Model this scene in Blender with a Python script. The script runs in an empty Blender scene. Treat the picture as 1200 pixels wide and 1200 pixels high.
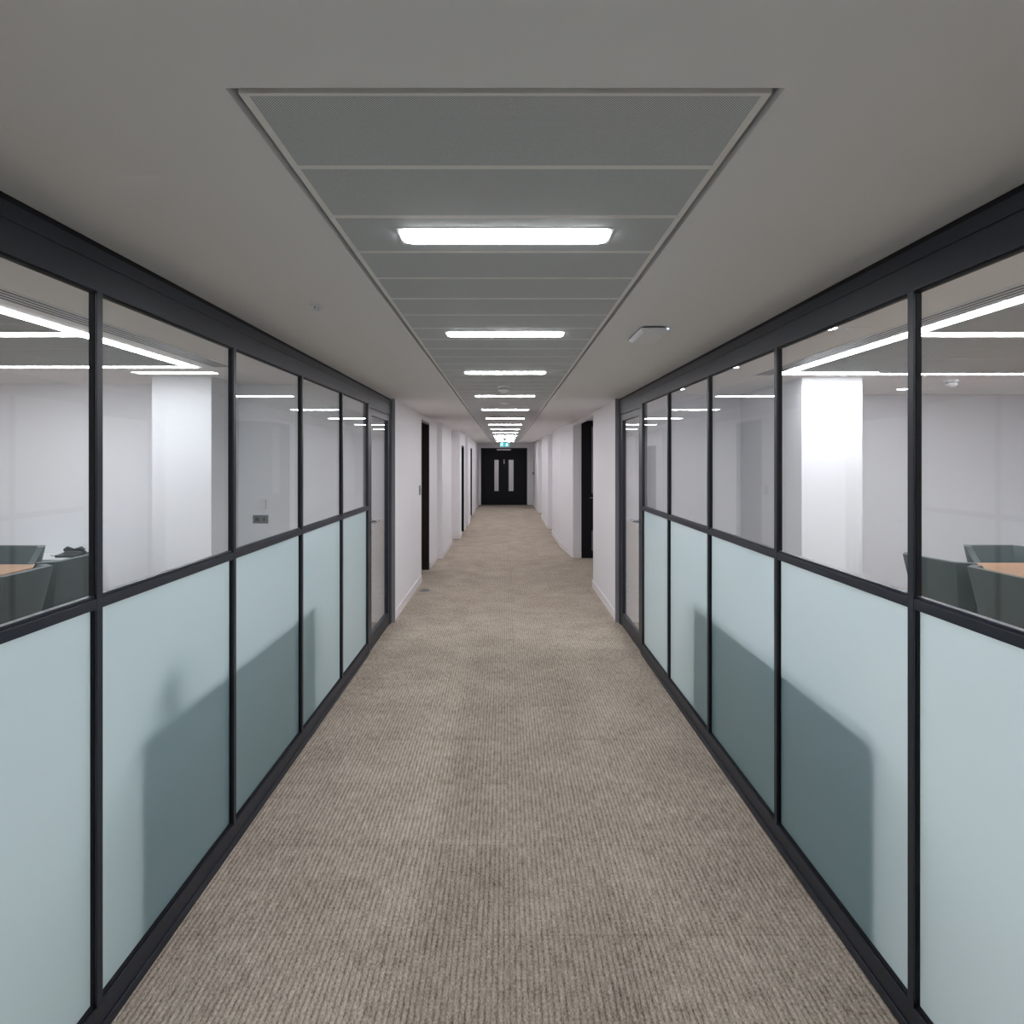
import bpy, bmesh, math, random
from mathutils import Vector, Matrix
random.seed(7)
S = bpy.context.scene
COL = S.collection
PI = math.pi

# ------------------------------------------------------------------ helpers
class MB:
    def __init__(self): self.v=[]; self.f=[]; self.m=[]
    def prism(self, poly, z0, z1, mi=0, axis='z'):
        n=len(poly); b=len(self.v)
        for z in (z0,z1):
            for (a,c) in poly:
                if axis=='z': self.v.append((a,c,z))
                elif axis=='y': self.v.append((a,z,c))
                else: self.v.append((z,a,c))
        fs=[tuple(b+i for i in range(n))[::-1], tuple(b+n+i for i in range(n))]
        for i in range(n):
            j=(i+1)%n; fs.append((b+i,b+j,b+n+j,b+n+i))
        self.f+=fs; self.m+=[mi]*len(fs); return self
    def box(self,x0,x1,y0,y1,z0,z1,mi=0):
        x0,x1=sorted((x0,x1)); y0,y1=sorted((y0,y1)); z0,z1=sorted((z0,z1))
        return self.prism([(x0,y0),(x1,y0),(x1,y1),(x0,y1)],z0,z1,mi)
    def lathe(self,prof,c=(0,0,0),n=32,mi=0,axis='z'):
        b=len(self.v)
        for (r,z) in prof:
            for i in range(n):
                a=2*PI*i/n
                p=(r*math.cos(a),r*math.sin(a),z)
                if axis=='y': p=(p[0],p[2],p[1])
                if axis=='x': p=(p[2],p[0],p[1])
                self.v.append((c[0]+p[0],c[1]+p[1],c[2]+p[2]))
        k=len(prof)
        for j in range(k-1):
            for i in range(n):
                i2=(i+1)%n
                self.f.append((b+j*n+i,b+j*n+i2,b+(j+1)*n+i2,b+(j+1)*n+i)); self.m.append(mi)
        self.f.append(tuple(b+i for i in range(n))[::-1]); self.m.append(mi)
        self.f.append(tuple(b+(k-1)*n+i for i in range(n))); self.m.append(mi)
        return self
    def tube(self,pts,r,n=12,mi=0):
        b=len(self.v); P=[Vector(p) for p in pts]
        for i,p in enumerate(P):
            d=(P[min(i+1,len(P)-1)]-P[max(i-1,0)]).normalized()
            u=d.cross(Vector((0,0,1)) if abs(d.z)<.9 else Vector((1,0,0))).normalized(); w=d.cross(u)
            rr=r[i] if isinstance(r,(list,tuple)) else r
            for k in range(n):
                a=2*PI*k/n; self.v.append(tuple(p+u*(rr*math.cos(a))+w*(rr*math.sin(a))))
        for j in range(len(P)-1):
            for i in range(n):
                i2=(i+1)%n
                self.f.append((b+j*n+i,b+j*n+i2,b+(j+1)*n+i2,b+(j+1)*n+i)); self.m.append(mi)
        self.f.append(tuple(b+i for i in range(n))[::-1]); self.m.append(mi)
        e=b+(len(P)-1)*n
        self.f.append(tuple(e+i for i in range(n))); self.m.append(mi)
        return self
    def build(self,name,mats,parent=None,bevel=0,smooth=False,seg=2,angle=40):
        if not isinstance(mats,(list,tuple)): mats=[mats]
        off=Vector((0,0,0)); p=parent
        while p is not None: off+=p.location; p=p.parent
        me=bpy.data.meshes.new(name)
        me.from_pydata([tuple(Vector(v)-off) for v in self.v],[],self.f)
        for m in mats: me.materials.append(m)
        for poly,mi in zip(me.polygons,self.m): poly.material_index=mi
        bm=bmesh.new(); bm.from_mesh(me); bmesh.ops.recalc_face_normals(bm,faces=bm.faces)
        if smooth:
            for f in bm.faces: f.smooth=True
            for e in bm.edges:
                if len(e.link_faces)==2 and e.calc_face_angle()>math.radians(angle): e.smooth=False
        bm.to_mesh(me); bm.free()
        o=bpy.data.objects.new(name,me); COL.objects.link(o)
        if parent: o.parent=parent
        if bevel:
            b=o.modifiers.new('b','BEVEL'); b.width=bevel; b.segments=seg; b.limit_method='ANGLE'; b.angle_limit=math.radians(40)
            if smooth: b.harden_normals=False
        return o

def tag(o,label,cat,group=None,kind=None):
    o['label']=label; o['category']=cat
    if group: o['group']=group
    if kind: o['kind']=kind
    return o
def empty(name,loc,label,cat,group=None,kind=None):
    o=bpy.data.objects.new(name,None); COL.objects.link(o); o.location=loc; o.empty_display_size=.1
    return tag(o,label,cat,group,kind)
def copy_tree(o,parent=None):
    c=o.copy(); COL.objects.link(c)
    if parent: c.parent=parent
    for ch in list(o.children): copy_tree(ch,c)
    return c
ORD=['nearest','second','third','fourth','fifth','sixth','seventh','eighth','ninth','tenth','eleventh','twelfth','thirteenth','fourteenth']

# ------------------------------------------------------------------ materials
def mat(name):
    m=bpy.data.materials.new(name); m.use_nodes=True
    nt=m.node_tree; nt.nodes.clear()
    return m,nt
def N(nt,t,**k):
    n=nt.nodes.new(t)
    for a,b in k.items():
        if a=='op': n.operation=b
        elif a=='i':
            for q,v in b.items(): n.inputs[q].default_value=v
        else: setattr(n,a,b)
    return n
def L(nt,a,b): nt.links.new(a,b)
def principled(name,col,rough=.5,metal=0,noise=0,nscale=40,bump=0,spec=.5,coat=0):
    m,nt=mat(name); out=N(nt,'ShaderNodeOutputMaterial'); p=N(nt,'ShaderNodeBsdfPrincipled')
    p.inputs['Base Color'].default_value=(*col,1); p.inputs['Roughness'].default_value=rough
    p.inputs['Metallic'].default_value=metal; p.inputs['Specular IOR Level'].default_value=spec
    p.inputs['Coat Weight'].default_value=coat
    tc=N(nt,'ShaderNodeTexCoord'); nz=N(nt,'ShaderNodeTexNoise',i={'Scale':nscale,'Detail':4.0})
    L(nt,tc.outputs['Object'],nz.inputs['Vector'])
    if noise:
        mx=N(nt,'ShaderNodeMix',data_type='RGBA')
        mx.inputs[6].default_value=(*[c*(1-noise) for c in col],1); mx.inputs[7].default_value=(*[min(1,c*(1+noise)) for c in col],1)
        L(nt,nz.outputs['Fac'],mx.inputs[0]); L(nt,mx.outputs[2],p.inputs['Base Color'])
    if bump:
        b=N(nt,'ShaderNodeBump',i={'Strength':bump,'Distance':.002}); L(nt,nz.outputs['Fac'],b.inputs['Height']); L(nt,b.outputs[0],p.inputs['Normal'])
    L(nt,p.outputs[0],out.inputs[0]); return m

WALL=principled('white_wall_paint',(.80,.785,.81),.75,noise=.012,nscale=3,bump=.05,spec=.25)
WALLR=principled('white_room_paint',(.80,.81,.84),.75,noise=.012,nscale=3,bump=.05,spec=.25)
CEIL=principled('white_ceiling_paint',(.795,.785,.785),.9,noise=.01,nscale=2,spec=.1)
SKIRT=principled('white_gloss_trim',(.80,.78,.79),.45,spec=.4)
VOID=principled('void_shade_dark',(.03,.03,.03),.9,spec=.1)  # near-black colour stands in for the shade above the panel gaps
FRAME=principled('charcoal_powder_coat',(.009,.013,.023),.40,noise=.05,nscale=120,bump=.01,spec=.5)
GASKET=principled('black_gasket',(.004,.004,.006),.6,spec=.3)
SILVER=principled('grey_anodised_trim',(.30,.30,.32),.5,metal=.1)
CHROME=principled('brushed_steel',(.55,.55,.56),.25,metal=1)
STEEL=principled('satin_steel_plate',(.25,.27,.27),.45,metal=.5)
DARKDOOR=principled('black_stained_door',(.006,.006,.009),.55,noise=.2,nscale=30,spec=.22)
BROWNDOOR=principled('dark_brown_wood',(.020,.010,.007),.5,noise=.3,nscale=30,spec=.4)
WHITEP=principled('white_plastic',(.78,.78,.80),.4)
GREYP=principled('grey_plastic',(.10,.10,.10),.5)
CHAMB=principled('sensor_grey_plastic',(.45,.45,.47),.5)
BLACKP=principled('black_plastic',(.012,.012,.014),.35)
LEATHER=principled('grey_green_leather',(.060,.078,.080),.36,noise=.12,nscale=25,bump=.12,spec=.5)
LEATHERBACK=principled('grey_green_leather_back',(.055,.068,.066),.5,noise=.06,nscale=12,bump=.02,spec=.4)
CABINET=principled('dark_grey_cabinet',(.045,.055,.06),.5,noise=.05)
CABINETW=principled('white_laminate',(.78,.79,.80),.4)
GREEN=principled('flask_dark_green',(.02,.035,.035),.4)

def wood():
    m,nt=mat('light_oak_veneer'); out=N(nt,'ShaderNodeOutputMaterial'); p=N(nt,'ShaderNodeBsdfPrincipled')
    tc=N(nt,'ShaderNodeTexCoord'); mp=N(nt,'ShaderNodeMapping'); mp.inputs['Scale'].default_value=(9,.8,9)
    w=N(nt,'ShaderNodeTexNoise',i={'Scale':4.0,'Detail':6.0})
    cr=N(nt,'ShaderNodeValToRGB'); cr.color_ramp.elements[0].position=.3; cr.color_ramp.elements[0].color=(.30,.15,.07,1)
    cr.color_ramp.elements[1].position=.7; cr.color_ramp.elements[1].color=(.46,.26,.13,1)
    L(nt,tc.outputs['Object'],mp.inputs[0]); L(nt,mp.outputs[0],w.inputs['Vector']); L(nt,w.outputs['Fac'],cr.inputs[0]); L(nt,cr.outputs[0],p.inputs['Base Color'])
    p.inputs['Roughness'].default_value=.3; L(nt,p.outputs[0],out.inputs[0]); return m
WOOD=wood()

def emis(name,col,st):
    m,nt=mat(name); out=N(nt,'ShaderNodeOutputMaterial'); e=N(nt,'ShaderNodeEmission'); e.inputs[0].default_value=(*col,1); e.inputs[1].default_value=st
    L(nt,e.outputs[0],out.inputs[0]); return m
LAMP=emis('corridor_lamp_diffuser',(.97,.965,1.0),46)
RING=emis('room_lamp_diffuser',(.92,.955,1.0),30)
RINGR=emis('right_room_lamp_diffuser',(.94,.955,1.0),39)
LOBBY=emis('lobby_fill_emission',(1,.97,.97),16)
LED=emis('blue_white_led',(.45,.65,1.0),6)
SIGNG=emis('exit_sign_green',(.10,.45,.46),1.0)
SIGNW=emis('exit_sign_white',(.75,1.0,.98),1.6)

def schlick(nt,f0=.04,k=.96,mul=1.0):
    """fresnel weight that is the same from either side of the pane"""
    g=N(nt,'ShaderNodeNewGeometry'); d=N(nt,'ShaderNodeVectorMath',op='DOT_PRODUCT')
    L(nt,g.outputs['Incoming'],d.inputs[0]); L(nt,g.outputs['Normal'],d.inputs[1])
    a=N(nt,'ShaderNodeMath',op='ABSOLUTE'); L(nt,d.outputs['Value'],a.inputs[0])
    s=N(nt,'ShaderNodeMath',op='SUBTRACT',i={0:1.0}); L(nt,a.outputs[0],s.inputs[1])
    p=N(nt,'ShaderNodeMath',op='POWER',i={1:5.0}); L(nt,s.outputs[0],p.inputs[0])
    q=N(nt,'ShaderNodeMath',op='MULTIPLY_ADD',i={1:k,2:f0}); L(nt,p.outputs[0],q.inputs[0])
    r=N(nt,'ShaderNodeMath',op='MULTIPLY',i={1:mul}); r.use_clamp=True; L(nt,q.outputs[0],r.inputs[0])
    return r
def glass(name,tint):
    m,nt=mat(name); out=N(nt,'ShaderNodeOutputMaterial')
    t=N(nt,'ShaderNodeBsdfTransparent'); t.inputs[0].default_value=(*tint,1)
    g=N(nt,'ShaderNodeBsdfGlossy'); g.inputs['Roughness'].default_value=0.0
    mx=N(nt,'ShaderNodeMixShader'); r=schlick(nt,mul=.8); L(nt,r.outputs[0],mx.inputs[0])
    L(nt,t.outputs[0],mx.inputs[1]); L(nt,g.outputs[0],mx.inputs[2]); L(nt,mx.outputs[0],out.inputs[0]); return m
GLASS=glass('clear_glass',(.975,.985,.985))
def film():
    m,nt=mat('frosted_film'); out=N(nt,'ShaderNodeOutputMaterial')
    t=N(nt,'ShaderNodeBsdfTranslucent'); t.inputs[0].default_value=(.71,.79,.802,1)
    d=N(nt,'ShaderNodeBsdfDiffuse'); d.inputs[0].default_value=(.48,.69,.74,1)
    mx=N(nt,'ShaderNodeMixShader'); mx.inputs[0].default_value=.38
    L(nt,t.outputs[0],mx.inputs[1]); L(nt,d.outputs[0],mx.inputs[2])
    g=N(nt,'ShaderNodeBsdfGlossy'); g.inputs['Roughness'].default_value=.015
    m2=N(nt,'ShaderNodeMixShader'); r=schlick(nt,mul=.8); L(nt,r.outputs[0],m2.inputs[0]); L(nt,mx.outputs[0],m2.inputs[1]); L(nt,g.outputs[0],m2.inputs[2])
    L(nt,m2.outputs[0],out.inputs[0]); return m
FILM=film()

def carpet():
    m,nt=mat('ribbed_carpet_tile'); out=N(nt,'ShaderNodeOutputMaterial'); p=N(nt,'ShaderNodeBsdfPrincipled')
    p.inputs['Roughness'].default_value=1; p.inputs['Specular IOR Level'].default_value=.05
    tc=N(nt,'ShaderNodeTexCoord'); sx=N(nt,'ShaderNodeSeparateXYZ'); L(nt,tc.outputs['Object'],sx.inputs[0])
    def M(op,a,b=None,c=None,clamp=False):
        n=N(nt,'ShaderNodeMath',op=op); n.use_clamp=clamp
        for i,v in enumerate((a,b,c)):
            if v is None: continue
            if isinstance(v,(int,float)): n.inputs[i].default_value=v
            else: L(nt,v,n.inputs[i])
        return n.outputs[0]
    X,Y=sx.outputs[0],sx.outputs[1]
    # wobble of the ribs
    nw=N(nt,'ShaderNodeTexNoise',i={'Scale':28.0,'Detail':2.0}); L(nt,tc.outputs['Object'],nw.inputs['Vector'])
    xo=M('ADD',X,M('MULTIPLY',M('SUBTRACT',nw.outputs['Fac'],.5),.006))
    rib=M('SINE',M('MULTIPLY',xo,2*PI/.01923))
    rib=M('MULTIPLY_ADD',rib,.5,.5)
    rib=M('POWER',rib,.33)
    # loops across the rib
    mpv=N(nt,'ShaderNodeMapping'); mpv.inputs['Scale'].default_value=(210,95,1); L(nt,tc.outputs['Object'],mpv.inputs[0])
    n1=N(nt,'ShaderNodeTexNoise',i={'Scale':1.0,'Detail':3.0,'Roughness':.6}); L(nt,mpv.outputs[0],n1.inputs['Vector'])
    mp2=N(nt,'ShaderNodeMapping'); mp2.inputs['Scale'].default_value=(60,16,1); L(nt,tc.outputs['Object'],mp2.inputs[0])
    n2=N(nt,'ShaderNodeTexNoise',i={'Scale':1.0,'Detail':4.0,'Roughness':.65}); L(nt,mp2.outputs[0],n2.inputs['Vector'])
    n3=N(nt,'ShaderNodeTexNoise',i={'Scale':3.5,'Detail':3.0}); L(nt,tc.outputs['Object'],n3.inputs['Vector'])
    # per-tile tone
    tx=M('FLOOR',M('DIVIDE',M('SUBTRACT',X,.08),.5)); ty=M('FLOOR',M('DIVIDE',M('SUBTRACT',Y,.14),.5))
    cb=N(nt,'ShaderNodeCombineXYZ'); L(nt,tx,cb.inputs[0]); L(nt,ty,cb.inputs[1])
    wn=N(nt,'ShaderNodeTexWhiteNoise'); wn.noise_dimensions='3D'; L(nt,cb.outputs[0],wn.inputs['Vector'])
    def seam(c,o):
        f=M('FRACT',M('DIVIDE',M('SUBTRACT',c,o),.5)); d=M('MINIMUM',f,M('SUBTRACT',1.0,f))
        return M('LESS_THAN',d,.006)
    sm=M('MAXIMUM',seam(Y,.14),M('MULTIPLY',seam(X,.08),.6))
    v=M('ADD',M('MULTIPLY',rib,.36),M('MULTIPLY',n1.outputs['Fac'],1.45))
    v=M('ADD',v,M('MULTIPLY',n2.outputs['Fac'],1.0))
    v=M('ADD',v,M('MULTIPLY',n3.outputs['Fac'],.35))
    v=M('ADD',v,M('MULTIPLY',wn.outputs['Value'],.05))
    v=M('SUBTRACT',v,M('MULTIPLY',sm,.10)); v=M('SUBTRACT',v,1.16)
    cr=N(nt,'ShaderNodeValToRGB'); e=cr.color_ramp.elements
    e[0].position=0.0; e[0].color=(.10,.075,.058,1); e[1].position=.95; e[1].color=(.66,.58,.50,1)
    q=e.new(.45); q.color=(.36,.305,.25,1)
    L(nt,v,cr.inputs[0]); L(nt,cr.outputs[0],p.inputs['Base Color'])
    b=N(nt,'ShaderNodeBump',i={'Strength':.5,'Distance':.004}); L(nt,M('ADD',rib,n1.outputs['Fac']),b.inputs['Height']); L(nt,b.outputs[0],p.inputs['Normal'])
    L(nt,p.outputs[0],out.inputs[0]); return m
CARPET=carpet()

def perf(name,hx,hy,base,rim,pitch,hole=.32):
    """painted metal with a field of punched holes inside a plain rim"""
    m,nt=mat(name); out=N(nt,'ShaderNodeOutputMaterial'); p=N(nt,'ShaderNodeBsdfPrincipled')
    p.inputs['Roughness'].default_value=.6; p.inputs['Specular IOR Level'].default_value=.2
    tc=N(nt,'ShaderNodeTexCoord'); sx=N(nt,'ShaderNodeSeparateXYZ'); L(nt,tc.outputs['Object'],sx.inputs[0])
    def M(op,a,b=None):
        n=N(nt,'ShaderNodeMath',op=op)
        for i,v in enumerate((a,b)):
            if v is None: continue
            if isinstance(v,(int,float)): n.inputs[i].default_value=v
            else: L(nt,v,n.inputs[i])
        return n.outputs[0]
    X,Y=sx.outputs[0],sx.outputs[1]
    u=M('DIVIDE',M('ADD',X,Y),pitch); w=M('DIVIDE',M('SUBTRACT',X,Y),pitch)
    fu=M('SUBTRACT',M('FRACT',u),.5); fw=M('SUBTRACT',M('FRACT',w),.5)
    r=M('SQRT',M('ADD',M('MULTIPLY',fu,fu),M('MULTIPLY',fw,fw)))
    h=M('LESS_THAN',r,hole)
    ins=M('MULTIPLY',M('LESS_THAN',M('ABSOLUTE',X),hx),M('LESS_THAN',M('ABSOLUTE',Y),hy))
    h=M('MULTIPLY',h,ins)
    mx=N(nt,'ShaderNodeMix',data_type='RGBA'); mx.inputs[6].default_value=(*rim,1); mx.inputs[7].default_value=(.27,.325,.36,1)
    L(nt,h,mx.inputs[0]); L(nt,mx.outputs[2],p.inputs['Base Color']); L(nt,p.outputs[0],out.inputs[0]); return m

# ------------------------------------------------------------------ dimensions
W=1.17; XW=1.155; ZC=2.30; ZR=2.47; YB=-3.0; YP=6.27; YF=22.65; XO=6.6
def yseg(m,x0,x1,pts): pass

# floor
tag(MB().box(-XO-.2,XO+.2,YB-.2,26.2,-.12,0).build('floor',CARPET),'brown-grey ribbed carpet tiles running down the corridor','floor',kind='structure')

# corridor ceiling with the long recess
c=MB(); OX=.474; OY0,OY1=1.03,20.75
c.box(-1.30,-OX,YB-.1,YF+.1,ZC,ZC+.06).box(OX,1.30,YB-.1,YF+.1,ZC,ZC+.06)
c.box(-OX,OX,YB-.1,OY0,ZC,ZC+.06).box(-OX,OX,OY1,YF+.1,ZC,ZC+.06)
ceil=c.build('ceiling',CEIL); tag(ceil,'plain white plaster ceiling of the corridor around the metal panels','ceiling',kind='structure')
v=MB().box(-.62,.62,.9,20.9,ZC+.16,ZC+.19).build('ceiling_void',VOID,ceil)
v=MB()
v.box(-.62,-.60,.9,20.9,ZC+.06,ZC+.16).box(.60,.62,.9,20.9,ZC+.06,ZC+.16).box(-.6,.6,.9,.92,ZC+.06,ZC+.16).box(-.6,.6,20.88,20.9,ZC+.06,ZC+.16)
v.build('ceiling_void',VOID,ceil)
# room ceilings
for s,nm in ((-1,'left'),(1,'right')):
    y1=6.41 if s<0 else 7.45
    o=MB().box(s*1.17,s*(XO+.1),YB-.1,y1+.1,ZR,ZR+.08).build('ceiling_'+nm,CEIL)
    tag(o,'plain white ceiling of the meeting room behind the %s glass'%nm,'ceiling',kind='structure')

# ------------------------------------------------------------------ corridor walls
ZT=ZR+.08
wl=MB(); Xo=-1.45
def lw(y0,y1,x,z0=0,z1=ZC): wl.box(Xo,x,y0,y1,z0,z1)
lw(6.27,8.35,-XW); lw(8.35,9.29,-XW,2.265,ZC); lw(9.29,10.32,-XW); lw(10.32,12.13,-1.07); lw(12.13,12.90,-XW)
lw(12.90,13.45,-.965); lw(13.45,14.30,-.965,2.0,ZC); lw(14.30,14.75,-.965); lw(14.75,15.56,-1.03); lw(15.56,16.4,-.95)
lw(16.4,17.55,-1.0); lw(17.55,18.35,-1.0,2.03,ZC); lw(18.35,YF,-1.0)
wl.box(-1.45,-1.28,YB,6.27,ZC+.0,ZC+.001)
wall_left=wl.build('wall_left',WALL); tag(wall_left,'white plaster wall left of the far corridor with shallow piers','wall',kind='structure')
wr=MB(); Xr=1.45
def rw(y0,y1,x,z0=0,z1=ZC): wr.box(x,Xr,y0,y1,z0,z1)
rw(6.27,7.99,XW); wr.box(XW,1.23,7.99,10.36,2.262,ZC+.1)
wr.prism([(XW,10.36),(1.296,10.36),(1.296,10.44),(Xr,10.44),(Xr,13.6),(1.055,13.6),(1.07,11.72)],0,ZC)
rw(13.6,14.8,1.28); rw(14.8,17.46,1.045); rw(17.46,19.36,1.25); rw(19.36,YF,1.05)
# alcove behind the opening
wr.box(1.45,2.6,7.89,7.99,0,2.45).box(2.5,2.6,7.99,10.44,0,2.45).box(1.23,2.6,7.89,10.5,2.37,2.45)
wr.box(1.296,2.5,10.36,10.44,2.345,2.37).box(2.25,2.5,10.36,10.44,0,2.345)
tag(wr.build('wall_right',WALL),'white plaster wall right of the far corridor with an open alcove','wall',kind='structure')
# far wall with door opening
DX0,DX1,DZ=-.90,.82,2.125
f=MB(); f.box(-1.5,DX0,YF,YF+.12,0,ZT).box(DX1,1.5,YF,YF+.12,0,ZT).box(DX0,DX1,YF,YF+.12,DZ,ZT)
tag(f.build('wall_back',WALL),'white end wall of the corridor around the black double door','wall',kind='structure')
# lobby beyond
f=MB(); f.box(-1.6,1.6,25.9,26,0,2.5).box(-1.6,-1.5,YF,25.9,0,2.5).box(1.5,1.6,YF,25.9,0,2.5).box(-1.6,1.6,YF+.12,26,2.5,2.6)
tag(f.build('wall_lobby',WALL),'pale lobby walls glimpsed through the far door glass','wall',kind='structure')
o=MB().prism([(-.5,24.2),(.5,24.2),(.5,24.4),(-.5,24.4)],2.47,2.5).build('lobby_fill_light',LOBBY)  # unseen lamp added so the lobby looks bright through the door glass
tag(o,'added unseen ceiling light brightening the lobby behind the far black door','light')
# wall behind camera and rooms' outer walls
tag(MB().box(-XO-.1,XO+.1,YB-.12,YB,0,ZT).build('wall_front',WALL),'white wall closing the corridor and rooms behind the viewer','wall',kind='structure')
tag(MB().box(-XO-.1,-XO,YB,6.53,0,ZT).build('wall_outer_left',WALLR),'white outer wall of the left meeting room','wall',kind='structure')
tag(MB().box(XO,XO+.1,YB,7.57,0,ZT).build('wall_outer_right',WALLR),'white outer wall of the right meeting room','wall',kind='structure')
e=MB().box(-XO,-1.17,6.41,6.53,0,ZR)
tag(e.build('wall_end_left',WALLR),'white end wall of the left meeting room with switch plates','wall',kind='structure')
e=MB().box(1.17,XO,7.45,7.57,0,ZR)
tag(e.build('wall_end_right',WALLR),'white end wall of the right meeting room behind the chairs','wall',kind='structure')
# room-side wall continuation of the corridor wall on the right (6.27-7.45) and bulkheads above partitions
for s,nm in ((-1,'left'),(1,'right')):
    b=MB().box(s*1.19,s*1.205,YB,6.27,2.165,ZT)
    tag(b.build('wall_bulkhead_'+nm,WALLR),'white bulkhead above the %s glass partition on the room side'%nm,'wall',kind='structure')
# columns
tag(MB().box(-3.38,-2.81,5.82,6.41,0,ZR).build('wall_column_left',WALLR,bevel=.003),'square white column against the end wall of the left room','column',kind='structure')
tag(MB().box(2.88,3.47,5.91,7.45,0,ZR).build('wall_column_right',WALLR,bevel=.003),'brightly lit square white column in the right room','column',kind='structure')

# baseboards
T=.012; H=.10
def skirt(segs,nm,label,h=H):
    m=MB()
    for (x0,x1,y0,y1) in segs: m.box(x0,x1,y0,y1,0,h)
    tag(m.build(nm,SKIRT,bevel=.002),label,'baseboard',kind='structure')
L_=[(-XW,-XW+T,6.275,8.35),(-XW,-XW+T,9.29,10.32),(-XW,-1.07+T,10.32-T,10.32),(-1.07,-1.07+T,10.32,12.13),(-XW,-XW+T,12.13,12.88),
 (-XW,-.965+T,12.90-T,12.90),(-.965,-.965+T,12.90,13.45),(-.965,-.965+T,14.30,14.75),(-1.03,-1.03+T,14.75,15.55),(-1.03,-.95+T,15.56-T,15.56),
 (-.95,-.95+T,15.56,16.4),(-1.0,-1.0+T,16.4,17.55),(-1.0,-1.0+T,18.35,YF)]
skirt(L_,'baseboard_left','white skirting board along the left corridor wall')
m=MB()
for (x0,x1,y0,y1) in [(XW-T,XW,6.275,7.99),(XW-T,XW,7.99,7.99+T),(XW,1.296,10.36-T,10.36),(1.045-T,1.28,14.8-T,14.8),(1.28-T,1.28,13.6,14.8),
  (1.045-T,1.045,14.8,17.46),(1.05-T,1.25,19.36-T,19.36),(1.25-T,1.25,17.46,19.36),(1.05-T,1.05,19.36,YF)]: m.box(x0,x1,y0,y1,0,H)
m.prism([(XW,10.36-T),(1.07-T,11.72),(1.055-T,13.6),(1.056,13.6),(1.071,11.72),(XW+.001,10.36)][::-1],0,H)
tag(m.build('baseboard_right',SKIRT,bevel=.002),'white skirting board along the right corridor wall','baseboard',kind='structure')
skirt([(-XO,-3.38,6.41-T,6.41),(-2.81,-1.3,6.41-T,6.41),(-3.38-T,-3.38,5.82,6.41),(-2.81,-2.81+T,5.82,6.41),(-3.38-T,-2.81+T,5.82-T,5.82)],'baseboard_room_left','white skirting in the left meeting room',.12)
skirt([(3.47,XO,7.45-T,7.45),(1.46,2.88,7.45-T,7.45),(2.88-T,2.88,5.91,7.45),(3.47,3.47+T,5.91,7.45),(2.88-T,3.47+T,5.91-T,5.91)],'baseboard_room_right','white skirting in the right meeting room',.12)

# ------------------------------------------------------------------ glazed partitions
MULL=[-2.64,-1.76,-.88,0.0,.88,1.757,2.635,3.515,4.385]
def partition(s,side):
    root=empty('glazed_partition',(s*1.19,1.6,0),'charcoal framed glass partition on the %s, clear above and frosted below'%side,'partition')
    def bx(m,x0,x1,y0,y1,z0,z1,mi=0): return m.box(s*x0,s*x1,y0,y1,z0,z1,mi)
    # head beam in two profiles with dark shadow gap
    m=MB(); bx(m,1.172,1.19,YB,5.215,2.156,2.236); bx(m,1.170,1.19,YB,5.215,2.2385,2.279)
    bx(m,1.172,1.19,5.218,YP,2.156,2.236); bx(m,1.170,1.19,5.218,YP,2.2385,2.279)
    bx(m,1.174,1.19,YB,YP,2.2,2.28)
    m.build('head_beam',FRAME,root)
    m=MB(); bx(m,1.18,1.189,YB,YP,2.279,2.30); m.build('shadow_gap_strip',GASKET,root)
    m=MB(); bx(m,1.1715,1.20,YB,5.215,.034,.098); m.build('base_rail',FRAME,root,bevel=.003)
    m=MB(); bx(m,1.166,1.20,YB,5.215,0,.033); m.build('floor_channel',FRAME,root,bevel=.003)
    ys=[YB]+MULL+[5.215]
    for y in MULL:
        m=MB(); bx(m,1.170,1.176,y-.013,y+.013,.098,2.156); bx(m,1.176,1.196,y-.010,y+.010,.098,2.156)
        o=m.build('mullion',FRAME,root,bevel=.001)
        m=MB()
        for q in (-1,1): bx(m,1.178,1.194,y+q*.010,y+q*.013,.098,2.156)
        m.build('gasket',GASKET,o)
    m=MB(); bx(m,1.170,1.215,5.20,5.268,0,2.156); m.build('door_post',FRAME,root,bevel=.002)
    m=MB(); bx(m,1.170,1.215,6.175,YP,0,2.156); m.build('door_post',FRAME,root,bevel=.002)
    m=MB(); bx(m,1.172,1.215,5.268,6.175,2.128,2.156); m.build('door_head',FRAME,root,bevel=.002)
    m=MB(); bx(m,XW-.022,1.17,YP-.012,YP+.002,0,ZC); m.build('end_trim',SILVER,root)
    for i in range(len(ys)-1):
        y0=ys[i]+.012; y1=ys[i+1]-.012
        m=MB(); bx(m,1.1705,1.198,y0+.001,y1-.001,1.242,1.2725); bx(m,1.177,1.197,y0+.001,y1-.001,1.2725,1.281)
        o=m.build('mid_rail',FRAME,root,bevel=.0015)
        m=MB(); bx(m,1.182,1.190,y0,y1,1.2725,2.162); m.build('clear_pane',GLASS,root)
        m=MB(); bx(m,1.190,1.196,y0,y1,.09,1.245); p=m.build('frosted_pane',GLASS,root)
        m=MB(); m.v=[(s*1.1895,y0,.09),(s*1.1895,y1,.09),(s*1.1895,y1,1.245),(s*1.1895,y0,1.245)]; m.f=[(0,1,2,3)]; m.m=[0]; m.build('frosted_film',FILM,p)
        m=MB(); bx(m,1.178,1.194,y0,y1,.098,.106); bx(m,1.178,1.194,y0,y1,2.150,2.156); m.build('gasket',GASKET,p)
    return root
partition(-1,'left'); partition(1,'right')

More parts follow.
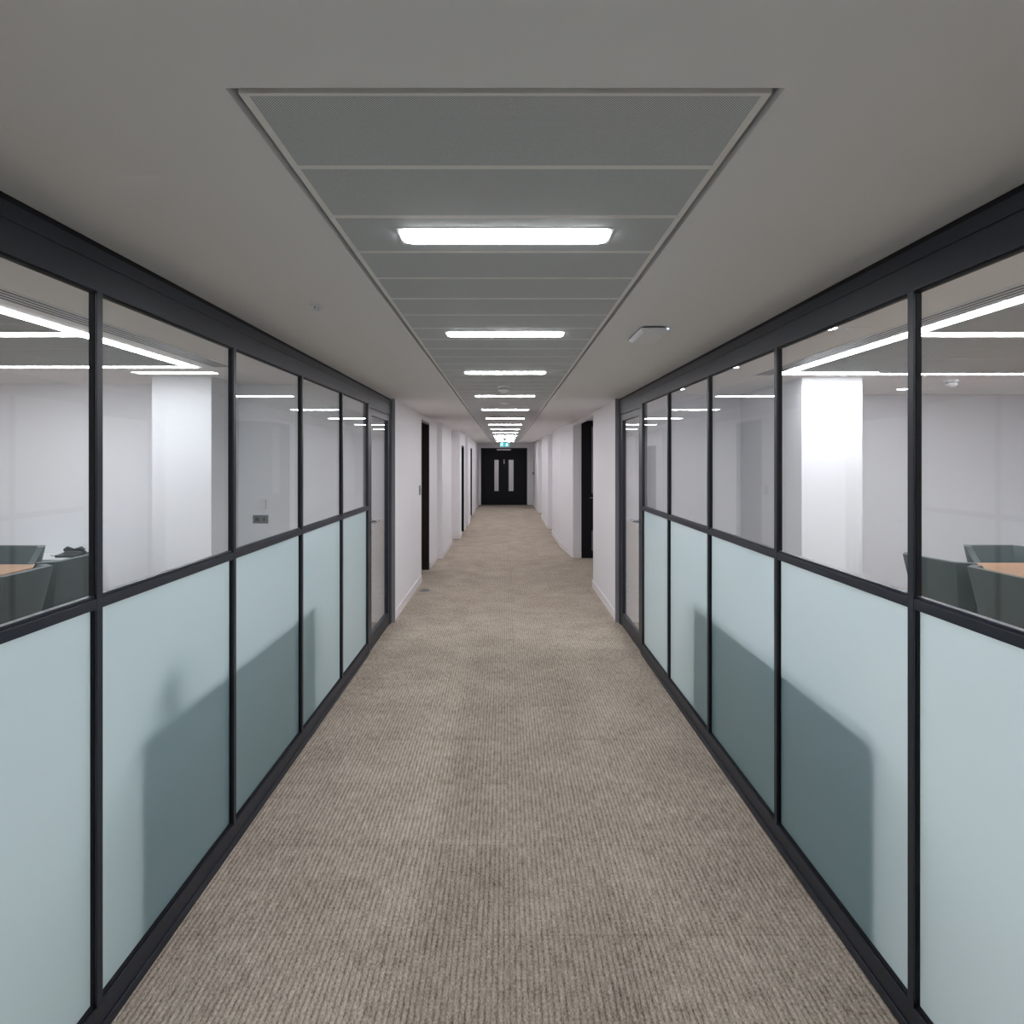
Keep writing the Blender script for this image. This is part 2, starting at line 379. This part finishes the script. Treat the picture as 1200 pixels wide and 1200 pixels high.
def glass_door(s,side,num):
    root=empty('door_%d'%num,(s*1.19,5.72,0),'grey framed clear glass door with lever handle in the %s partition'%side,'door',kind='structure')
    def bx(m,x0,x1,y0,y1,z0,z1,mi=0): return m.box(s*x0,s*x1,y0,y1,z0,z1,mi)
    y0,y1=5.272,6.171; zt=2.124
    m=MB(); bx(m,1.174,1.212,y0,y0+.075,.008,zt); bx(m,1.174,1.212,y1-.075,y1,.008,zt)
    bx(m,1.1745,1.2115,y0+.075,y1-.075,.008,.135); bx(m,1.1745,1.2115,y0+.075,y1-.075,zt-.06,zt)
    m.build('door_frame',FRAME,root,bevel=.002)
    m=MB(); bx(m,1.188,1.196,y0+.072,y1-.072,.132,zt-.057); m.build('clear_pane',GLASS,root)
    yy=y0+.04; z=1.135
    h=MB(); h.lathe([(.0,0),(.026,0),(.026,.008),(.010,.009),(.010,.045),(0,.045)],(0,0,0),24,0,'x')
    h2=MB()
    for (a,b,c_) in h.v: h2.v.append((s*(1.174-a),yy+b,z+c_))
    h2.f=h.f; h2.m=h.m
    pts=[(s*(1.174-.040),yy-.005,z),(s*(1.174-.046),yy+.02,z),(s*(1.174-.048),yy+.07,z),(s*(1.174-.046),yy+.125,z),(s*(1.174-.036),yy+.135,z)]
    h2.tube(pts,.0095,12)
    h2.build('lever_handle',CHROME,root,smooth=True)
    k=MB(); kk=MB().lathe([(0,0),(.024,0),(.024,.008),(0,.008)],(0,0,0),24,0,'x')
    for (a,b,c_) in kk.v: k.v.append((s*(1.174-a),yy+b,z-.10+c_))
    k.f=kk.f; k.m=kk.m; k.build('lock_cylinder',CHROME,root,smooth=True)
glass_door(-1,'left',1); glass_door(1,'right',2)

# ------------------------------------------------------------------ dark doors
def left_door(num,y0,y1,x,top,mat_,label,frame_mat,rec=.11):
    root=empty('door_%d'%num,(x-.06,(y0+y1)/2,0),label,'door',kind='structure')
    f=MB(); f.box(x-rec-.02,x-.004,y0,y0+.03,0,top).box(x-rec-.02,x-.004,y1-.03,y1,0,top).box(x-rec-.02,x-.004,y0,y1,top-.03,top)
    f.build('door_frame',frame_mat,root)
    f=MB().box(x-rec-.045,x-rec,y0+.03,y1-.03,.004,top-.03); lf=f.build('door_leaf',mat_,root,bevel=.002)
    f=MB().tube([(x-rec,y0+.09,1.03),(x-rec+.05,y0+.09,1.03),(x-rec+.055,y0+.12,1.03),(x-rec+.055,y0+.21,1.03)],.009); f.build('lever_handle',CHROME,lf,smooth=True)
left_door(3,8.35,9.29,-XW,2.235,BROWNDOOR,'dark brown wooden door in the nearest recess of the left wall',BROWNDOOR)
m=MB().box(-XW-.12,-XW+.004,8.33,9.31,2.235,2.265).box(-XW-.12,-XW+.006,8.335,8.35,0,2.265)
tag(m.build('trim_1',SKIRT),'white timber head trim above the dark brown left door','trim',kind='structure')
left_door(4,13.45,14.30,-.965,2.0,DARKDOOR,'black door in the middle of the far left wall',DARKDOOR,.08)
left_door(5,17.55,18.35,-1.0,2.03,DARKDOOR,'most distant black door in the left wall',DARKDOOR,.08)

root=empty('door_6',(1.77,10.40,0),'black door facing the viewer inside the right alcove','door',kind='structure')
f=MB().box(1.298,2.248,10.372,10.43,.004,2.343); lf=f.build('door_leaf',DARKDOOR,root,bevel=.002)
for z0,z1 in ((1.10,2.24),(.13,.47)):
    MB().box(1.475,1.60,10.366,10.372,z0,z1).build('vision_panel',STEEL,lf)
MB().tube([(1.44,10.372,1.03),(1.44,10.32,1.03),(1.49,10.32,1.03),(1.57,10.32,1.03)],.010).build('lever_handle',CHROME,lf,smooth=True)

root=empty('door_7',(-.04,YF,0),'black double door with two narrow vision panels closing the corridor','door',kind='structure')
xm=-.035
for (a,b,v0,v1) in ((DX0+.035,xm-.003,-.40,-.245),(xm+.003,DX1-.035,.132,.31)):
    f=MB(); y0,y1=YF+.03,YF+.075; zb,zt_=.52,1.68
    f.box(a,v0,y0,y1,.005,DZ-.035).box(v1,b,y0,y1,.005,DZ-.035).box(v0,v1,y0,y1,.005,zb).box(v0,v1,y0,y1,zt_,DZ-.035)
    lf=f.build('door_leaf',DARKDOOR,root)
    MB().box(v0,v1,YF+.048,YF+.055,zb,zt_).build('vision_panel',GLASS,lf)
f=MB().box(DX0,DX0+.033,YF-.005,YF+.1,0,DZ).box(DX1-.033,DX1,YF-.005,YF+.1,0,DZ).box(DX0+.033,DX1-.033,YF-.005,YF+.1,DZ-.033,DZ)
f.build('door_frame',DARKDOOR,root)
MB().box(xm-.02,xm+.02,YF+.076,YF+.082,.005,DZ-.035).build('rebate_strip',DARKDOOR,root)
MB().box(-.31,.21,YF-.045,YF-.006,2.035,2.09).build('door_closer',WHITEP,root,bevel=.004)
MB().box(xm-.012,xm+.006,YF+.018,YF+.03,1.53,1.70).build('flush_bolt',CHROME,root)
f=MB().box(DX0-.11,DX0,YF-.016,YF,0,DZ+.075).box(DX1,DX1+.11,YF-.016,YF,0,DZ+.075).box(DX0,DX1,YF-.016,YF,DZ,DZ+.075)
tag(f.build('trim_2',SKIRT,bevel=.003),'white architrave around the black double door','trim',kind='structure')

# ------------------------------------------------------------------ ceiling panels and lights of the corridor
PIT=.2664; PY0=1.3085
edges=[1.045]+[PY0+k*PIT for k in range(0,74)]
PERF=perf('perforated_white_metal',.443,PIT/2-.009,(.5,.5,.5),(.82,.80,.775),.0052,.43)
def panel_mesh(d):
    m=MB().box(-.458,.458,-d/2+.001,d/2-.001,0,.022); return m
light_y=[1.707,3.039,4.371]+[4.371+1.5984*k for k in range(1,11)]
light_y=[y for y in light_y if y<20.6]
proto=None; cnt=0; nl=0
for i in range(len(edges)-1):
    y0,y1=edges[i],edges[i+1]
    if y1>20.73: break
    yc=(y0+y1)/2; has=[k for k,ly in enumerate(light_y) if y0<=ly<y1]
    if proto is None:
        proto=panel_mesh(PIT).build('ceiling_panel',PERF); o=proto
    else:
        o=proto.copy(); COL.objects.link(o)
    o.location=(0,yc,ZC)
    if has:
        lab='perforated metal ceiling panel around the %s strip light from the viewer'%ORD[has[0]]
    else:
        prev=[k for k,ly in enumerate(light_y) if ly<y0]
        if prev:
            k=prev[-1]; n=int(round((yc-light_y[k])/PIT))
            lab='plain perforated ceiling panel, %s one beyond the %s strip light'%(['first','first','second','third','fourth','fifth','sixth'][n],ORD[k])
        else: lab='perforated ceiling panel, %s of all, before any strip light'%('nearest' if i==0 else 'second nearest')
    tag(o,lab,'ceiling panel','perforated panels along the corridor ceiling')

def strip_poly(hx,hy,r=.02,n=5):
    P=[]
    for cx,cy,a0 in ((hx-r,hy-r,0),(-hx+r,hy-r,90),(-hx+r,-hy+r,180),(hx-r,-hy+r,270)):
        for k in range(n+1):
            a=math.radians(a0+90*k/n); P.append((cx+r*math.cos(a),cy+r*math.sin(a)))
    return P
lp=None
for k,ly in enumerate(light_y):
    if lp is None:
        lp=empty('ceiling_strip_light',(0,ly,ZC-.008),'','ceiling light')
        lp.location=(0,0,0)
        MB().prism(strip_poly(.288,.053,.03),-.0045,0).build('diffuser',LAMP,lp)
        mm=MB(); mm.box(-.296,.296,-.060,-.053,-.002,.0).box(-.296,.296,.053,.060,-.002,.0).box(-.296,-.289,-.053,.053,-.002,.0).box(.289,.296,-.053,.053,-.002,.0)
        mm.build('light_trim',WHITEP,lp); o=lp
    else: o=copy_tree(lp)
    o.location=(0,ly,ZC)
    tag(o,'lit white strip light across the corridor ceiling, %s from the viewer'%ORD[k],'ceiling light','strip lights along the corridor ceiling')

# detectors, sprinklers
def detector(loc,label,scale=1.0,cat='smoke detector'):
    r=empty('smoke_detector',loc,label,cat)
    MB().lathe([(0,0),(.055,0),(.055,-.012),(.050,-.018),(0,-.018)],loc,32).build('detector_base',WHITEP,r,smooth=True)
    MB().lathe([(0,-.018),(.036,-.018),(.036,-.034),(0,-.034)],loc,32).build('sensor_chamber',CHAMB,r,smooth=True)
    MB().lathe([(0,-.032),(.044,-.032),(.046,-.040),(.036,-.050),(.016,-.060),(0,-.061)],loc,32).build('detector_cap',WHITEP,r,smooth=True)
    r.scale=(scale,)*3
    return r
detector((-.012,5.15,ZC),'white smoke detector on the corridor ceiling beyond the third strip light')
detector((-.01,18.1,ZC),'tiny white detector far down the corridor ceiling before the exit sign')
detector((4.45,6.07,ZR),'white smoke detector on the ceiling of the right meeting room',1.2)
def sprinkler(loc,label):
    r=empty('ceiling_sprinkler',loc,label,'sprinkler')
    MB().lathe([(0,.003),(.030,.003),(.028,-.005),(0,-.006)],loc,28).build('cover_plate',WHITEP,r,smooth=True)
    m=MB().lathe([(0,-.006),(.009,-.006),(.007,-.018),(0,-.018)],loc,16); m.lathe([(0,-.028),(.014,-.028),(.014,-.030),(0,-.030)],loc,20)
    for q in (-1,1): m.tube([(loc[0]+q*.008,loc[1],loc[2]-.014),(loc[0]+q*.010,loc[1],loc[2]-.022),(loc[0]+q*.005,loc[1],loc[2]-.029)],.0018,8)
    m.build('deflector',CHROME,r,smooth=True); r.scale=(1,1,.55); return r
spr=sprinkler((-.77,2.48,ZC),'small sprinkler head in the plaster ceiling on the left')
r=empty('ceiling_sensor',(-.01,6.74,ZC),'small white disc on the corridor ceiling just beyond the fourth strip light','sensor')
MB().lathe([(0,.003),(.045,.003),(.043,-.006),(.020,-.012),(0,-.012)],(-.01,6.74,ZC),28).build('disc_cover',WHITEP,r,smooth=True)

# access point on the ceiling
r=empty('access_point',(.705,2.99,ZC),'white square wireless access point with blue light on the right ceiling','access point')
m=MB(); m.box(.655,.755,2.87,3.12,ZC-.008,ZC); m.build('mounting_plate',BLACKP,r)
b=len(m.v); m=MB()
top=[(.637,2.850),(.773,2.850),(.773,3.140),(.637,3.140)]; bot=[(.652,2.862),(.764,2.862),(.764,3.128),(.652,3.128)]
mid=[(p[0],p[1]) for p in top]
m.v=[(*p,ZC-.008) for p in top]+[(*p,ZC-.016) for p in top]+[(*p,ZC-.030) for p in bot]
m.f=[(3,2,1,0),(8,9,10,11)]+[(i,(i+1)%4,4+(i+1)%4,4+i) for i in range(4)]+[(4+i,4+(i+1)%4,8+(i+1)%4,8+i) for i in range(4)]; m.m=[0]*len(m.f)
m.build('cover',WHITEP,r,bevel=.003)
MB().lathe([(0,0),(.003,0),(.003,-.002),(0,-.002)],(.762,2.8495,ZC-.014),12,0,'y').build('indicator_light',LED,r)

# exit sign
r=empty('exit_sign',(-.02,19.9,ZC-.03),'green and white hanging exit sign before the far double door','sign')
sx0,sx1,sz0,sz1=-.175,.135,2.108,2.252
MB().box(sx0,sx1,19.9,19.925,sz0,sz1).build('sign_box',SIGNG,r,bevel=.002)
m=MB()
yF=19.9
def rect(m,x0,x1,z0,z1): m.prism([(x0,z0),(x1,z0),(x1,z1),(x0,z1)],yF-.002,yF+.0005,axis='y')
# doorway with running figure
rect(m,-.155,-.150,2.12,2.24); rect(m,-.075,-.070,2.12,2.24); rect(m,-.155,-.070,2.235,2.24)
m.prism([(-.112+.011*math.cos(a*PI/6),2.219+.011*math.sin(a*PI/6)) for a in range(12)],yF-.002,yF+.0005,axis='y')
for P in ([(-.120,2.208),(-.100,2.204),(-.104,2.168),(-.122,2.170)],[(-.122,2.172),(-.108,2.172),(-.126,2.148),(-.146,2.130),(-.150,2.136),(-.134,2.152)],
          [(-.114,2.172),(-.102,2.170),(-.092,2.150),(-.094,2.124),(-.103,2.124),(-.102,2.148)],[(-.102,2.204),(-.098,2.198),(-.084,2.186),(-.080,2.192)],[(-.120,2.206),(-.118,2.198),(-.138,2.180),(-.142,2.186)]):
    m.prism(P,yF-.002,yF+.0005,axis='y')
m.build('running_figure',SIGNW,r); m=MB()
m.prism([(.04,2.235),(.065,2.235),(.065,2.180),(.095,2.180),(.0525,2.125),(.010,2.180),(.04,2.180)],yF-.002,yF+.0005,axis='y')
m.build('arrow',SIGNW,r)
for x in (-.12,.08): MB().tube([(x,19.912,sz1),(x,19.912,ZC)],.003,8).build('hanging_rod',CHROME,r)

# ------------------------------------------------------------------ small wall and floor fittings
def plate(name,x0,x1,y0,y1,z0,z1,mat_,label,cat,kids=()):
    r=empty(name,((x0+x1)/2,(y0+y1)/2,(z0+z1)/2),label,cat)
    MB().box(x0,x1,y0,y1,z0,z1).build('plate',mat_,r,bevel=.0015)
    for (n,a,b,c_,d,e_,f_,mm) in kids: MB().box(a,b,c_,d,e_,f_).build(n,mm,r,bevel=.001)
plate('light_switch',-XW,-XW+.008,8.15,8.27,1.20,1.33,STEEL,'brushed grey switch plate on the left wall before the brown door','light switch',
      [('rocker',-XW+.008,-XW+.012,8.18,8.20,1.24,1.29,CHROME),('rocker',-XW+.008,-XW+.012,8.22,8.24,1.24,1.29,CHROME)])
plate('double_switch',-2.655,-2.495,6.402,6.41,1.004,1.092,STEEL,'grey metal double switch plate on the left room end wall','light switch',
      [('rocker',-2.63,-2.605,6.398,6.402,1.03,1.066,GREYP),('rocker',-2.60,-2.588,6.398,6.402,1.03,1.066,GREYP),('rocker',-2.545,-2.528,6.398,6.402,1.03,1.066,GREYP)])
plate('thermostat',-2.605,-2.515,6.375,6.412,1.158,1.255,WHITEP,'white thermostat box above the grey switch plate in the left room','thermostat',
      [('dial',-2.58,-2.54,6.371,6.375,1.19,1.23,WHITEP)])
plate('call_point',1.015,1.05,22.30,22.40,1.14,1.24,BLACKP,'small dark call point on the right wall beside the far door','call point',
      [('button',1.011,1.015,22.33,22.37,1.17,1.21,GREYP)])
r=empty('floor_box',(-1.03,7.80,0),'round dark metal floor outlet in the carpet near the left wall','floor outlet')
MB().lathe([(0,0),(.085,0),(.083,.004),(.070,.006),(0,.006)],(-1.03,7.80,0),36).build('outlet_ring',STEEL,r,smooth=True)
MB().lathe([(0,.006),(.058,.006),(.056,.009),(0,.009)],(-1.03,7.80,0),36).build('outlet_lid',GREYP,r,smooth=True)

# ------------------------------------------------------------------ meeting room ceilings
def ring(s,xi,xo,y0,y1,side):
    r=empty('linear_light',(s*(xi+xo)/2,(y0+y1)/2,ZR),'continuous glowing rectangular light line on the %s meeting room ceiling'%side,'ceiling light')
    w=.074; z0,z1=ZR-.008,ZR-.001
    for q in ((xi,xi+w,y0,y1),(xo-w,xo,y0,y1),(xi+w,xo-w,y1-w,y1),(xi+w,xo-w,y0,y0+w)):
        MB().box(s*q[0],s*q[1],q[2],q[3],z0,z1).build('light_line',RING if s<0 else RINGR,r)
    # ceiling panel rows inside
    ix0,ix1=xi+w+.012,xo-w-.012
    n=int((y1-w-.012-(y0+w+.012))/.80)+1; ytop=y1-w-.012
    hx=(ix1-ix0)/2
    PM=perf('perforated_grey_metal_'+side,hx-.02,.385,(.5,)*3,(.50,.51,.51),.0052,.36)
    proto=None
    for k in range(n):
        a=ytop-.80*(k+1); 
        if a<y0+w+.01: break
        if proto is None: proto=MB().box(-hx,hx,-.3975,.3975,0,.006).build('metal_ceiling_panel',PM); o=proto
        else: o=proto.copy(); COL.objects.link(o)
        o.location=(s*(ix0+ix1)/2,a+.40,ZR-.007)
        tag(o,'grey metal ceiling panel in the %s meeting room, %s from the end wall'%(side,ORD[k] if k else 'first'),'ceiling panel','metal panels in the %s room ceiling'%side)
ring(-1,2.64,5.1,-1.2,5.23,'left'); ring(1,2.52,5.0,-1.0,5.65,'right')
def slot(s,y0,y1,side):
    r=empty('slot_diffuser',(s*2.40,(y0+y1)/2,ZR),'long white slot air diffuser on the %s meeting room ceiling'%side,'air vent')
    MB().box(s*2.33,s*2.50,y0,y1,ZR-.004,ZR-.0005).build('diffuser_frame',WHITEP,r)
    for k in range(4):
        x=2.348+k*.038
        MB().box(s*x,s*(x+.021),y0+.02,y1-.02,ZR-.0052,ZR-.004).build('air_slot',BLACKP,r)
slot(-1,-2,5.22,'left'); slot(1,-2,5.72,'right')
dl=None
for (x,y,lab) in ((1.95,3.68,'small lit round downlight in the right room ceiling, nearest the viewer beside the partition'),
                  (1.95,5.22,'small lit round downlight in the right room ceiling, second along the partition'),
                  (1.95,6.81,'small lit round downlight in the right room ceiling, furthest along the partition'),
                  (4.46,6.83,'small lit round downlight on the right room ceiling behind the white column')):
    if dl is None:
        dl=empty('recessed_downlight',(0,0,0),'','ceiling light'); o=dl
        MB().lathe([(0,.002),(.062,.002),(.062,-.003),(.052,-.004),(0,-.004)],(0,0,0),28).build('bezel',WHITEP,dl,smooth=True)
        MB().lathe([(0,-.004),(.050,-.004),(.050,-.006),(0,-.006)],(0,0,0),28).build('diffuser',RING,dl)
    else: o=copy_tree(dl)
    o.location=(x,y,ZR); tag(o,lab,'ceiling light','small downlights in the right room')

# ------------------------------------------------------------------ furniture
def table(s,x0,x1,y0,y1,side):
    r=empty('conference_table',(s*(x0+x1)/2,(y0+y1)/2,0),'long pale wood conference table in the %s meeting room'%side,'table')
    MB().box(s*x0,s*x1,y0,y1,.722,.75).build('tabletop',WOOD,r,bevel=.004)
    cx=(x0+x1)/2
    for y in (y0+.9,y1-.9):
        MB().box(s*(cx-.25),s*(cx+.25),y-.04,y+.04,.02,.722).build('pedestal',STEEL,r,bevel=.004)
        MB().box(s*(cx-.4),s*(cx+.4),y-.08,y+.08,0,.02).build('pedestal_foot',STEEL,r,bevel=.004)
table(-1,4.05,5.45,1.4,5.38,'left'); table(1,4.05,5.45,1.4,5.46,'right')

def chair_proto():
    """leather tub chair facing +Y, origin on the floor below the seat centre"""
    r=empty('meeting_chair',(0,0,0),'','chair')
    # backrest: flat back panel with flared wings either side
    m=MB(); nv=10; TH=.058
    def path(v_):
        hb=.205+.045*v_; yb=-.245-.085*v_; lw=.13+.25*(1-v_); fl=.070
        half=[(0,yb),(hb*.5,yb),(hb-.03,yb),(hb-.006,yb+.008),(hb+.004,yb+.030)]
        n=6
        for k in range(1,n+1):
            t=k/n; half.append((hb+.004+fl*t**.8,yb+.030+(lw-.03)*t))
        return [(-x,y) for x,y in half[:0:-1]]+half
    rows=[]
    for j in range(nv):
        v_=j/(nv-1); z=.38+.46*v_; P=path(v_); n=len(P); inner=[]
        for i,(x,y) in enumerate(P):
            q0=P[max(i-1,0)]; q1=P[min(i+1,n-1)]; dx,dy=q1[0]-q0[0],q1[1]-q0[1]; l=math.hypot(dx,dy)
            inner.append((x-dy/l*TH,y+dx/l*TH))
        rows.append((z,P,inner))
    n=len(rows[0][1])
    for (z,P,I) in rows:
        m.v+=[(x,y,z) for x,y in P]+[(x,y,z) for x,y in I]
    def ix(j,k,i): return j*2*n+k*n+i
    for j in range(nv-1):
        for i in range(n-1):
            m.f.append((ix(j,0,i),ix(j,0,i+1),ix(j+1,0,i+1),ix(j+1,0,i))); m.m.append(1)
            m.f.append((ix(j,1,i),ix(j,1,i+1),ix(j+1,1,i+1),ix(j+1,1,i))); m.m.append(0)
        for i in (0,n-1): m.f.append((ix(j,0,i),ix(j+1,0,i),ix(j+1,1,i),ix(j,1,i))); m.m.append(0)
    for i in range(n-1):
        for j in (0,nv-1): m.f.append((ix(j,0,i),ix(j,0,i+1),ix(j,1,i+1),ix(j,1,i))); m.m.append(0)
    m.build('backrest',[LEATHER,LEATHERBACK],r,bevel=.010,smooth=True,seg=3,angle=50)
    MB().box(-.20,.20,-.18,.27,.36,.47).build('seat',LEATHER,r,bevel=.03,smooth=True,seg=4)
    for q in (-1,1):
        m=MB().prism([(-.12,.30),(.22,.30),(.24,.60),(-.10,.625)],q*.215,q*.275,axis='x')
        m.build('armrest',LEATHER,r,bevel=.015,smooth=True,seg=3)
    for a in (-1,1):
        for b in (-1,1):
            MB().tube([(a*.22,b*.20+.02,.31),(a*.235,b*.225+.02,0)],[.018,.012]).build('leg',CHROME,r,smooth=True)
    return r
cp=chair_proto(); first=True
def put(x,y,face,label,z=0):
    """face: direction (degrees) the sitter looks, 90 = +Y"""
    global first
    o=cp if first else copy_tree(cp); first=False
    o.location=(x,y,z); o.rotation_euler=(0,0,math.radians(face-90))
    tag(o,label,'chair','leather chairs round the conference tables')
# chair back outer face (top) is at local y=-.33
def putb(x,y,face,label):
    """(x,y): where the top of the back's outer face stands"""
    f=math.radians(face); put(x+.33*math.cos(f),y+.33*math.sin(f),face,label)
putb(-3.56,4.56,180,'grey leather chair nearest the viewer at the left room table, back to the corridor')
putb(-3.64,5.22,178,'grey leather chair at the left table, beside the frame, back to the corridor')
putb(-4.73,5.95,270,'grey leather chair at the far head of the left table, facing the viewer')
putb(3.58,5.16,15,'grey leather chair behind the dark post at the right table, back to the corridor')
putb(3.62,4.52,3,'grey leather chair nearest the viewer at the right room table, back to the corridor')
putb(4.74,5.98,270,'grey leather chair at the far head of the right table, facing the viewer')
putb(5.80,5.98,225,'grey leather chair cut off by the right edge of the photo')

def sideboard(x0,x1,y0,y1,h,mat_,label,doors,face,step=None):
    r=empty('sideboard',((x0+x1)/2,(y0+y1)/2,0),label,'sideboard')
    if step:
        hs,rec=step; sx=x1<0
        MB().box(x0+.004,x1-.004,y0+.004,y1-.004,.05,hs).build('cabinet_body',mat_,r,bevel=.002)
        MB().box(x0+.004 if sx else x0+rec,x1-rec if sx else x1-.004,y0+.004,y1-.004,hs,h-.022).build('raised_shelf_box',mat_,r,bevel=.002)
    else:
        MB().box(x0+.004,x1-.004,y0+.004,y1-.004,.05,h-.022).build('cabinet_body',mat_,r,bevel=.002)
    MB().box(x0+.03,x1-.03,y0+.03,y1-.03,0,.05).build('plinth',BLACKP,r)
    MB().box(x0 if not step or x1<0 else x0+step[1],x1 if not step or x1>0 else x1-step[1],y0,y1,h-.022,h).build('worktop',mat_,r,bevel=.002)
    for k in range(doors):
        if face in ('+x','-x'):
            a=y0+(y1-y0)*k/doors+.003; b=y0+(y1-y0)*(k+1)/doors-.003
            xx=x1-.004 if face=='+x' else x0+.004; d=.018 if face=='+x' else -.018
            o=MB().box(xx,xx+d,a,b,.055,h-.026).build('cabinet_door',mat_,r,bevel=.001)
            MB().box(xx+d,xx+d*1.6,b-.05,b-.035,h-.22,h-.08).build('handle',CHROME,o)
        else:
            a=x0+(x1-x0)*k/doors+.003; b=x0+(x1-x0)*(k+1)/doors-.003
            o=MB().box(a,b,y0-.014,y0+.004,.055,h-.026).build('cabinet_door',mat_,r,bevel=.001)
            MB().box(b-.05,b-.035,y0-.025,y0-.014,h-.22,h-.08).build('handle',CHROME,o)
    return r
sideboard(-1.62,-1.204,1.98,3.82,.765,CABINET,'dark low cabinet blurred behind the frosted panes of the left partition',3,'-x',(.61,.012))
sideboard(1.204,1.62,1.95,3.85,.79,CABINET,'dark low cabinet blurred behind the frosted panes of the right partition',3,'+x',(.72,.026))
sideboard(-4.98,-4.28,6.0,6.405,.69,CABINETW,'white low cabinet by the left room end wall carrying the telephone',2,'-y')
r=empty('flask',(-1.277,2.165,.765),'dark round-topped vessel blurred behind the frosted left pane','flask')
MB().lathe([(0,0),(.056,0),(.058,.01),(.058,.11),(.052,.15),(.036,.185),(.016,.205),(0,.21)],(-1.277,2.165,.765),28).build('vessel',GREEN,r,smooth=True)

# telephone on the white cabinet
ty,tz=6.20,.69
tx=-(592-83)*6.20/713
r=empty('telephone',(tx,ty,tz),'black desk telephone on the white cabinet in the left room','telephone')
m=MB().prism([(-.09,.0),(.09,.0),(.09,.045),(-.09,.02)],-.10,.10,axis='x')
m.v=[(tx+a,ty+b,tz+c_) for (a,b,c_) in m.v]; m.build('phone_body',BLACKP,r,bevel=.005)
m=MB().tube([(tx-.10,ty+.05,tz+.055),(tx-.07,ty+.05,tz+.072),(tx,ty+.05,tz+.060),(tx+.07,ty+.05,tz+.072),(tx+.10,ty+.05,tz+.052)],[.018,.024,.013,.024,.018],14); m.build('handset',BLACKP,r,smooth=True)
m=MB().tube([(tx-.09,ty+.02,tz+.03),(tx-.13,ty+.02,tz+.012),(tx-.18,ty+.0,tz+.006),(tx-.23,ty+.03,tz+.006)],.003,8); m.build('cord',BLACKP,r,smooth=True)

# ------------------------------------------------------------------ world, camera, colour
w=bpy.data.worlds.new('world'); S.world=w; w.use_nodes=True
w.node_tree.nodes['Background'].inputs[0].default_value=(.02,.02,.02,1); w.node_tree.nodes['Background'].inputs[1].default_value=.0
cam=bpy.data.cameras.new('camera'); co=bpy.data.objects.new('camera',cam); COL.objects.link(co)
co.location=(0,0,1.67); co.rotation_euler=(math.radians(90),0,0)
cam.sensor_width=36; cam.lens=713/1200*36; cam.shift_x=8/1200; cam.shift_y=-60.7/1200; cam.clip_start=.05; cam.clip_end=100
S.camera=co
S.view_settings.view_transform='Standard'; S.view_settings.look='None'; S.view_settings.gamma=1; S.view_settings.use_curve_mapping=False
S.view_settings.exposure=0.27
cy=S.cycles
cy.max_bounces=10; cy.diffuse_bounces=6; cy.glossy_bounces=6; cy.transmission_bounces=8; cy.transparent_max_bounces=32
cy.sample_clamp_indirect=4; cy.use_denoising=True; cy.caustics_reflective=False; cy.caustics_refractive=False
